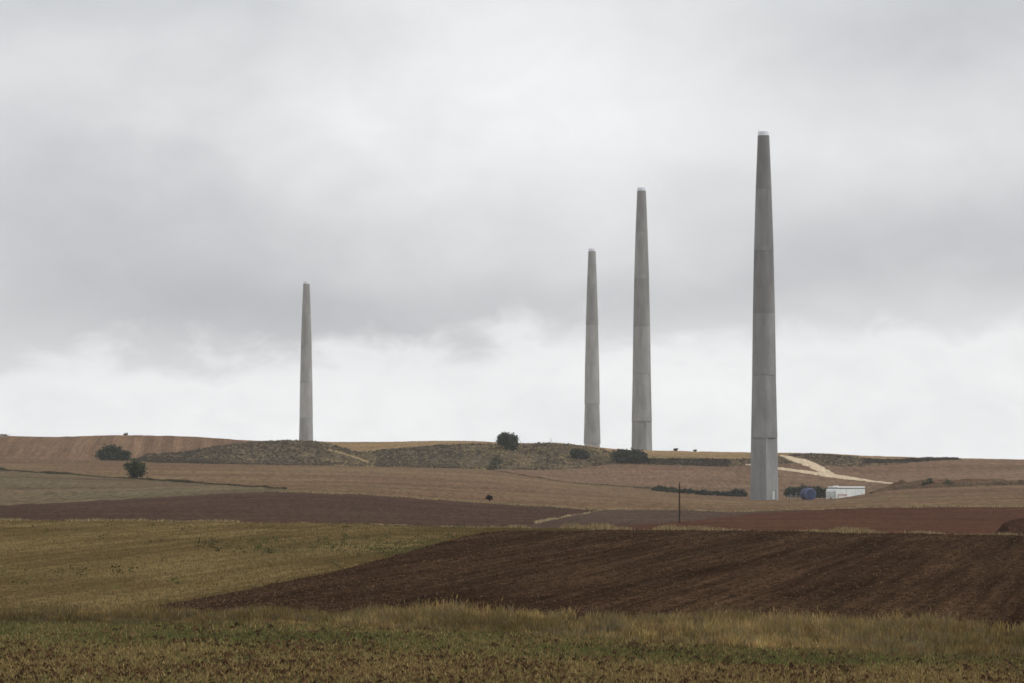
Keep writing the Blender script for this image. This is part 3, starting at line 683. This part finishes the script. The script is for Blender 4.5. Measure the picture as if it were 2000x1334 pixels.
bush('ridge_tree', 'dense dark round tree standing on the skyline of the ridge', 'tree', 990, 879, dhit(990, 879, 1400, 1468), 42, 33, [(-.14, .70, .30, .27), (.06, .72, .3, .27), (.24, .55, .25, .34), (.28, .32, .2, .28), (0, .5, .36, .32), (-.26, .62, .2, .22)], GREEN, 4200, trunk=.1, leaf=.7)
bush('ridge_bush', 'low dark bush on the scrubby slope left of the slim tower foot', 'bush', 1133, 896, dhit(1133, 895, 1400, 1468), 40, 19, [(-.2, .5, .26, .42), (.08, .45, .28, .42), (.3, .33, .2, .3), (0, .25, .4, .25)], GREEN, 2400, leaf=.7)
bush('broad_bush', 'big broad dark bush in front of the second tallest tower foot', 'bush', 1230, 903, dhit(1230, 904, 1395, 1475), 70, 27, [(-.34, .52, .16, .38), (-.15, .55, .2, .42), (.06, .55, .2, .42), (.25, .45, .2, .45), (.36, .28, .14, .3), (0, .3, .42, .25)], GREEN, 4200, leaf=.75)
bush('lone_sapling', 'tiny lone sapling beside the dark tilled field', 'tree', 956, 982, dhit(956, 981.5, 600, 1000), 12, 16, [(0, .66, .36, .28), (-.2, .55, .22, .2), (.2, .6, .22, .22)], [(52, 46, 40), (60, 54, 44), (44, 42, 36)], 500, trunk=.36, leaf=.3)
bush('pale_shrub', 'pale grey green shrub at the foot of the scrubby bank', 'bush', 969, 914, dhit(969, 913, 1300, 1440), 22, 26, DOME, [(86, 84, 64), (98, 94, 72), (74, 76, 58)], 800, trunk=.2, leaf=.6)
bush('pale_shrub', 'low tan shrub at the corner where the bank meets two fields', 'bush', 960, 920, dhit(960, 918, 1300, 1440), 22, 11, DOME, [(96, 92, 70), (110, 100, 74), (84, 82, 62)], 600, leaf=.6)
hd = lambda u, v: dhit(u, v, 1262, 1330)
for u, wv, hv, lab in ((1289, 32, 11, 'leftmost green bush of the hedge under the red brown field'), (1312, 28, 10, 'second bush from the left in the hedge'),
                       (1341, 34, 10, 'hedge bush right behind the utility pole'), (1374, 34, 12, 'fuller hedge bush right of the utility pole'),
                       (1403, 36, 10, 'flat hedge bush midway between pole and nearest tower'), (1424, 22, 10, 'small hedge bush second from the nearest tower'), (1443, 30, 16, 'tallest hedge bush just left of the nearest tower')):
    vf = float(np.interp(u, [1270, 1345, 1400, 1450], [963, 966, 968, 970]))
    bush('hedge_bush', lab, 'bush', u, vf, hd(u, vf), wv, hv, LONG, GREEN if u > 1340 else OLIVE, 1300, leaf=.6, group='bushes of the field hedge')
for u, wv, hv, vf, lab in ((1549, 32, 22, 971, 'dark bush with trimmed left side behind the fence'), (1573, 38, 25, 971, 'dark bush behind the blue hub'), (1597, 34, 22, 972, 'dark bush between blue hub and white housing')):
    bush('hedge_bush', lab, 'bush', u, vf, hd(u, vf), wv, hv, LONG if u != 1573 else DOME, GREEN, 2000, leaf=.6, group='bushes of the field hedge')
for u, wv, hv, lab in ((246, 11, 5, 'tiny bush on the skyline above the wide bush'), (1320, 9, 6, 'tiny bush on the skyline right of the second tallest tower'), (1357, 8, 5, 'tiny bush on the skyline midway between the two tallest towers'), (8, 22, 5, 'low scrub on the skyline at the left edge')):
    bush('skyline_shrub', lab, 'bush', u, 0, 1556, wv, hv, DOME, [(70, 62, 50), (80, 72, 56)], 160, leaf=.5)

# ------------------------------------------------------------------ mounds
def mound(name, label, u0, u1, dist, tops, mat, depth=9.0, base_v=None):
    """heap of earth: ridge heights over u from (u, v) pairs"""
    us = np.arange(u0, u1 + 1, 2.0); vt = np.interp(us, *zip(*tops)); nr = 15; V = []
    for u, v in zip(us, vt):
        x, _ = xy(u, dist); zr = vz(v, dist)
        for k in range(nr):
            t = k / (nr - 1) * 2 - 1; yy = dist + t * depth; gz = float(ter(x / yy * FPX + 1000, yy)) - .25
            f = max(0, 1 - abs(t) ** 1.7)
            hgt = max(zr - gz, 0) * f
            hgt *= 1 + .35 * float(fbm(np.array(x / 2.2), np.array(yy / 2.2 + 40)))
            V.append((x, yy, gz + hgt))
    n = len(us); F = [(i * nr + j, (i + 1) * nr + j, (i + 1) * nr + j + 1, i * nr + j + 1) for i in range(n - 1) for j in range(nr - 1)]
    o = py_mesh(name, V, F, mat, smooth_sh=True); return tag(o, label, 'mound')
mound('earth_mound', 'long low mound of earth and weeds right of the white housing', 1700, 2150, 1196, [(1700, 962), (1722, 954), (1745, 944), (1760, 940), (1790, 940), (1820, 936.5), (1850, 938), (1900, 935.5), (1960, 937), (1990, 941), (2080, 943), (2150, 950)], M['earth'], 16)
mound('earth_heap', 'dark heap of damp earth at the right picture edge', 1948, 2120, 330, [(1948, 1040), (1962, 1021), (1985, 1014), (2020, 1012), (2080, 1020), (2120, 1042)], M['earth_dark'], 5)
for u, wv, hv, lab in ((1812, 30, 14, 'green bush on the earth mound'), (1852, 30, 9, 'thin weeds right of the green bush on the earth mound')):
    x, y = xy(u, 1190); bush('mound_bush', lab, 'bush', u, 0, 1187, wv, hv + 6, DOME, OLIVE if u < 1840 else [(92, 84, 62), (78, 76, 56)], 900, leaf=.5)

# ================================================================== GROUND COVER
def in_frame_u(n, m=120): return rng.uniform(-m, 2000 + m, n)
# dry grass strip
DRY = [(158, 136, 90), (142, 122, 80), (178, 154, 104), (124, 106, 70), (122, 110, 82), (104, 90, 58)]
nt = 4200; ut = in_frame_u(nt); tt = rng.random(nt); f, b = TAB(b_front)(ut), TAB(b_back)(ut) - 1.0
dt = f + (b - f) * tt; xt, yt = xy(ut, dt)
c1 = vnoise(xt * .55 + 11, yt * .4 + 3) + .5; c2 = vnoise(xt * .17 + 40, yt * .3) + .5; c3 = vnoise(xt * 1.7 + 2, yt * 1.2 + 8) + .5
ht = (.10 + .26 * c1 ** 1.6 + .20 * c2 ** 1.5 + .14 * c3) * rng.uniform(.7, 1.3, nt) * np.clip(.45 + tt * 1.6, .5, 1.05) * np.interp(ut, [0, 350, 800, 2000], [.66, .66, .84, .86])
keep = rng.random(nt) < .25 + .95 * c1; xt, yt, ht, ut, c1, c2, c3 = [a[keep] for a in (xt, yt, ht, ut, c1, c2, c3)]; nt = len(xt)
pick = np.clip((c2 * 4.2 + rng.normal(size=nt) * 1.0).astype(int), 0, 5)
ct = pal(nt, DRY, .13, pick=np.array([5, 3, 4, 1, 0, 2])[pick], k=1.0) * np.interp(ut, [0, 300, 700, 1500, 2000], [.78, .84, 1.08, 1.10, .98])[:, None]
nb = 30; k = np.repeat(np.arange(nt), nb); n = len(k); rad = np.abs(rng.normal(size=n)) * .16; an = rng.random(n) * 6.283
x, y = xt[k] + np.cos(an) * rad, yt[k] + np.sin(an) * rad; z = zxy(x, y)
hh = ht[k] * rng.uniform(.45, 1.2, n) ** 1.0; col = np.clip(ct[k] * rng.uniform(.72, 1.35, (n, 1)), .01, .8)
tag(blades('dry_grass', x, y, z, hh, rng.uniform(.014, .028, n), col, M['grass'], .7), 'strip of tall dry grass along the far edge of the foreground field', 'grass', kind='stuff')
q = rng.random(n) < .05
lx = x[q] + rng.normal(size=q.sum()) * .07; ly = y[q] + rng.normal(size=q.sum()) * .07; hz_ = hh[q] * rng.uniform(1.0, 1.25, q.sum())
tag(blades('seed_heads', lx, ly, z[q] + hz_ - .10, np.full(q.sum(), .10), rng.uniform(.016, .028, q.sum()), np.clip(col[q] * 1.1, 0, .8), M['grass'], .9), 'feathery seed heads above the dry grass strip', 'grass', kind='stuff')
tag(blades('grass_stems', lx, ly, z[q], hz_, np.full(q.sum(), .009), col[q], M['grass'], .1), 'thin stems carrying the seed heads in the dry grass strip', 'grass', kind='stuff')
# tufts along field edges
def edge_grass(name, label, ulo, uhi, btab, n, width, hmin, hmax, cols, wid, off=0.0, clump=.35, k=1.2, least=.03):
    u = rng.uniform(ulo, uhi, n); d = np.interp(u, UT, btab) + off + rng.normal(size=n) * width; x, y = xy(u, d); z = ter(u, d)
    cl = (vnoise(x * clump, y * .03 + 7) + .5) * .6 + (vnoise(x * clump * 3.1 + 50, y * .05) + .5) * .4; q = rng.random(n) < np.clip((cl - .40) * 3.2, least, 1)
    h_ = hmin + (hmax - hmin) * np.clip((cl - .3) * 1.9, 0, 1) ** 1.5 * rng.random(n)
    o = blades(name, x[q], y[q], z[q], h_[q], wid * rng.uniform(.6, 1.3, q.sum()), pal(q.sum(), cols, .15, k=k), M['grass'], .6)
    return tag(o, label, 'grass', kind='stuff')
PALE = [(148, 132, 98), (132, 116, 86), (164, 148, 112), (104, 92, 66)]
edge_grass('border_grass', 'dry tufts along the crest of the brown ploughed field', 880, 2120, b_crest, 20000, 3.5, .06, .55, [(138, 122, 90), (122, 106, 78), (152, 136, 102), (100, 88, 62)], .04, 4, .45)
edge_grass('border_grass', 'short dry tufts along the back edge of the yellow stubble field', -120, 900, b_crest, 7000, 1.8, .08, .38, PALE, .05, 0)
edge_grass('border_grass', 'pale dry grass line above the dark tilled field', 500, 1170, b_C, 7000, 2.2, .2, .7, PALE, .12, 2, .12)
edge_grass('border_grass', 'pale dry grass line above the red field', 1150, 2120, b_C, 9000, 2.5, .15, .6, PALE, .12, 1, .12)
edge_grass('border_grass', 'dark weeds on the left field edge below the wide bush', -120, 560, b_H1, 16000, 2.6, .3, 1.15, [(74, 70, 52), (62, 60, 46), (86, 80, 58)], .16, 0, .06, 1.0, .3)
edge_grass('border_grass', 'dark and pale weeds along the field step left of the hedge', 950, 1290, b_foot, 6000, 1.2, .25, .9, [(84, 72, 56), (70, 60, 48), (130, 114, 84)], .2, 0, .1, 1.0, .3)
un = np.where((UT > 1040) & (UT < 1176), b_path, 0)
edge_grass('balk_grass', 'pale grassy balk slanting between two dark tilled fields', 1045, 1174, b_path, 3500, 1.4, .2, .55, [(158, 142, 110), (146, 130, 98), (170, 154, 122)], .10, 0, .2)
# scrub on the banks
n = 22000; u = rng.uniform(262, 1870, n); f, b = TAB(b_F)(u), TAB(b_top)(u); ok = b - f > 3; u, f, b = u[ok], f[ok], b[ok]; n = len(u)
d = f + (b - f) * rng.random(n); x, y = xy(u, d); z = ter(u, d)
pn = vnoise(x * .05 + 3, y * .12) + .5; pn2 = vnoise(x * .16, y * .2 + 9) + .5
vv = HOR - FPX * z / d
yel = (((u > 900) & (u < 1190)) * .55 + ((u > 630) & (u < 735)) * .65 + .12) * (pn2 * 1.5)
kind = np.where(rng.random(n) < yel, 1, 0); kind = np.where((u > 1255) & (u < 1425), np.where(vv > 897, 0, 1), kind)
dens = np.where((u > 640) & (u < 720) & (np.abs(vv - np.interp(u, [640, 730], [876, 909])) < 4), .1, .35 + .8 * pn); dens = np.where((u > 1425) & (u < 1530), .18, dens)
ta, tb = np.interp(u, [1523, 1545, 1570, 1590, 1610, 1630], [889, 891, 896, 903, 913, 924]), np.interp(u, [1523, 1545, 1570, 1590, 1610, 1630], [892, 902, 910, 918, 926, 933])
dens = np.where((u > 1500) & (u < 1700), dens * .35, dens); dens = np.where((u > 1690), np.where(vv < np.interp(u, [1690, 1860], [906, 898]), 1.0, .05), dens); dens = np.where((u > 1518) & (u < 1632) & (vv > ta - 1) & (vv < tb + 1), 0, dens)
q = rng.random(n) < dens; x, y, z, kind, u, pn = x[q], y[q], z[q], kind[q], u[q], pn[q]; n = len(x)
sz = np.where(kind == 1, rng.uniform(.3, .6, n), rng.uniform(.3, .8, n) * (.7 + .6 * pn))
m_ = 9; cc0 = pal(n, [(82, 71, 60), (72, 64, 55), (95, 83, 67), (78, 72, 60)], .16, k=1.35); cc1 = pal(n, [(150, 134, 94), (134, 118, 80), (164, 148, 108)], .14)
cc = np.where(kind[:, None] == 1, cc1, cc0) * ((.5 + .9 * pn) * np.where((u > 1258) & (u < 1424) & (kind == 0), .6, 1) * np.where(u > 1690, .55, 1) * np.interp(u, [262, 380, 480], [.65, .7, 1]))[:, None]
dr = rng.normal(size=(n, m_, 3)); dr /= np.linalg.norm(dr, axis=2)[..., None]; dr[..., 2] = np.abs(dr[..., 2]) * .75
Pn = np.stack([x, y, z], -1)[:, None] + dr * sz[:, None, None] * rng.uniform(.4, 1, (n, m_, 1))
tag(leaf_cloud('heath_scrub', Pn.reshape(-1, 3), np.repeat(sz, m_) * .75 * rng.uniform(.7, 1.3, n * m_), (np.repeat(cc, m_, 0) * rng.uniform(.8, 1.25, (n * m_, 1))), M['leaf']), 'grey brown heath scrub and pale tufts covering the banks', 'scrub', kind='stuff')
# weeds on the long mound
n = 2500; u = rng.uniform(1735, 2120, n); d = rng.uniform(1181, 1200, n); x, y = xy(u, d)
mz = np.interp(u, [1700, 1745, 1820, 1990, 2150], [0, 1.4, 2.2, 1.6, .2]); fz = 1 - np.abs((d - 1196) / 16) ** 1.7
z = ter(u, d) + mz * fz * .6; s = rng.uniform(.2, .6, n)
Pn = np.stack([x, y, z], -1)[:, None] + rng.normal(size=(n, 5, 3)) * s[:, None, None] * .5
tag(leaf_cloud('mound_weeds', Pn.reshape(-1, 3), np.repeat(s, 5) * .8, np.repeat(pal(n, [(78, 72, 54), (66, 60, 46), (92, 86, 62), (72, 50, 40)], .15), 5, 0), M['leaf']), 'weeds growing over the long earth mound', 'weeds', kind='stuff')
# foreground: crumbs of soil, young green and dry stubble
def near_pts(n, lo=66, m=100):
    u = in_frame_u(n, m); f = TAB(b_front)(u); d = lo + (f + 1 - lo) * rng.random(n) ** .8; x, y = xy(u, d); return u, d, x, y, ter(u, d)
n = 30000; u, d, x, y, z = near_pts(n)
fn = vnoise(x * .35 + 60, y * .12 + 2) + .5; f2 = vnoise(x * 1.3, y * .5) + .5
bare = np.clip(1.25 - (d - 70) / 34 + (fn - .5) * .9, 0.02, 1.3)
q = rng.random(n) < bare * (.25 + f2 ** 2 * 1.6)
s = (.03 + .11 * rng.random(n) ** 2.4)[q]
tag(clods('soil_clods', x[q], y[q], z[q], s, pal(q.sum(), [(60, 43, 31), (72, 53, 38), (48, 34, 25), (84, 64, 45)], .18, k=.95), M['clod']), 'dark crumbs of turned soil scattered over the foreground field', 'soil', kind='stuff')
n = 150000; u, d, x, y, z = near_pts(n, 64)
fn = vnoise(x * .35 + 60, y * .12 + 2) + .5; g1 = vnoise(x * .12 + 4, y * .22 + 8) + .5; g2 = vnoise(x * .9, y * .5 + 20) + .5
gband = .62 * np.exp(-((HOR + FPX * 4.05 / d - np.interp(u, [0, 700, 1400, 2000], [1232, 1250, 1285, 1312])) / 16) ** 2) * .75
pg = np.clip(gband + (g1 - .5) * 1.0 + .10, 0.03, .8)
green = rng.random(n) < pg
q = rng.random(n) < np.where(green, .3 + .9 * g2, .4 + .6 * (1 - fn))
col = np.where(green[:, None], pal(n, [(88, 92, 54), (98, 100, 60), (80, 86, 50), (108, 104, 66)], .14), pal(n, [(140, 120, 80), (122, 104, 68), (156, 136, 92), (104, 88, 58)], .15)) * 1.02
tag(stalks('short_grass', x[q], y[q], z[q], (np.where(green, .05, .045) + .075 * rng.random(n))[q], rng.uniform(.02, .045, n)[q], col[q], M['grass'], 1.1), 'short green shoots and dry stubble over the foreground field', 'grass', kind='stuff')
# ploughed field: clods and straw
n = 52000; u = in_frame_u(n); lo_, hi_ = TAB(b_back)(u), TAB(b_c3)(u); ok = hi_ - lo_ > 1; u, lo_, hi_ = u[ok], lo_[ok], hi_[ok]; n = len(u)
d = lo_ + (hi_ - lo_) * rng.random(n) ** 1.7; x, y = xy(u, d); z = ter(u, d)
rowp = np.sin((x * math.cos(.15) - y * math.sin(.15)) * 2 * math.pi / 1.1) * .5 + .5
q = rng.random(n) < .35 + .65 * rowp; x, y, z, d = x[q], y[q], z[q], d[q]; n = len(x)
tag(clods('plough_clods', x, y, z, (.025 + .055 * rng.random(n) ** 2) * np.clip(d / 150, .8, 1.5), pal(n, [(62, 46, 36), (73, 55, 43), (54, 39, 31), (92, 73, 56)], .15, [.4, .3, .2, .1], k=1.0), M['clod']), 'brown clods lying over the ploughed field', 'soil', kind='stuff')
n = 7000; u = in_frame_u(n); lo_, hi_ = TAB(b_back)(u), TAB(b_c3)(u); ok = hi_ - lo_ > 1; u, lo_, hi_ = u[ok], lo_[ok], hi_[ok]; n = len(u)
d = lo_ + (hi_ - lo_) * rng.random(n) ** 1.4; x, y = xy(u, d); z = ter(u, d) + .03
tag(stalks('straw_bits', x, y, z, rng.uniform(.01, .04, n), rng.uniform(.02, .05, n), pal(n, [(112, 93, 70), (96, 79, 60), (132, 114, 88)], .15), M['grass'], 2.0), 'pale bits of straw on the ploughed field', 'straw', kind='stuff')
# yellow stubble: stalks and weeds
n = 90000; u = in_frame_u(n); u = u[u < 1150]; n = len(u); lo_, hi_ = TAB(b_c3)(u), TAB(b_crest)(u); ok = hi_ - lo_ > 1; u, lo_, hi_ = u[ok], lo_[ok], hi_[ok]; n = len(u)
d = lo_ + (hi_ - lo_) * rng.random(n) ** 1.5; x, y = xy(u, d); z = ter(u, d)
wn = vnoise(x * .09 + 30, y * .05 + 12) + .5; wn2 = vnoise(x * .5, y * .2) + .5
gr = rng.random(n) < np.clip((wn - .62) * 3, 0, .7) * wn2 * 1.4 + .02
col = np.where(gr[:, None], pal(n, [(84, 84, 52), (76, 78, 48), (92, 90, 58)], .1, k=1.0), pal(n, [(108, 92, 60), (102, 86, 56), (116, 100, 67), (96, 80, 52)], .08, k=1.0))
tag(stalks('stubble', x, y, z, (.03 + .06 * rng.random(n)) * np.where(gr, 1.3, 1), rng.uniform(.02, .05, n) * np.clip(d / 140, 1, 2), col, M['grass'], .7), 'dry stubble stalks with green weeds on the yellow field', 'stubble', kind='stuff')
n = 420; u = rng.uniform(-80, 900, n); lo_, hi_ = TAB(b_c3)(u), TAB(b_crest)(u); d = lo_ + (hi_ - lo_) * rng.random(n); x, y = xy(u, d)
wn = vnoise(x * .09 + 30, y * .05 + 12) + .5; q = (rng.random(n) < (wn * 1.4) ** 3) & (hi_ - lo_ > 3); x, y, d, u = x[q], y[q], d[q], u[q]; n = len(x); s = rng.uniform(.08, .26, n)
Pn = np.stack([x, y, ter(u, d) + s * .5], -1)[:, None] + rng.normal(size=(n, 14, 3)) * s[:, None, None] * np.array([.6, .6, .4])
tag(leaf_cloud('weeds', Pn.reshape(-1, 3), np.repeat(s, 14) * .6, np.repeat(pal(n, [(86, 84, 54), (76, 78, 48), (94, 86, 58)], .12), 14, 0), M['leaf']), 'small green weeds dotted over the yellow stubble field', 'weeds', kind='stuff')

# ================================================================== HAZE
HZ = 0.00006
V, F = boxvf((0, 0, 61), (5400, 5400, 156)); V = [(a, b, -17.5 if c_ < 0 else 136) for a, b, c_ in V]
hz = py_mesh('haze', V, F); hm, ht, hb = new_mat('haze'); ht.n.remove(hb)
pv = ht.node('ShaderNodeVolumePrincipled'); pv.inputs['Density'].default_value = HZ; pv.inputs['Color'].default_value = (.98, .985, .995, 1); pv.inputs['Anisotropy'].default_value = .2
ht.l.new(pv.outputs[0], ht.n['Material Output'].inputs['Volume']); hz.data.materials.append(hm)
tag(hz, 'thin pale haze over the fields and towers', 'haze', kind='stuff')
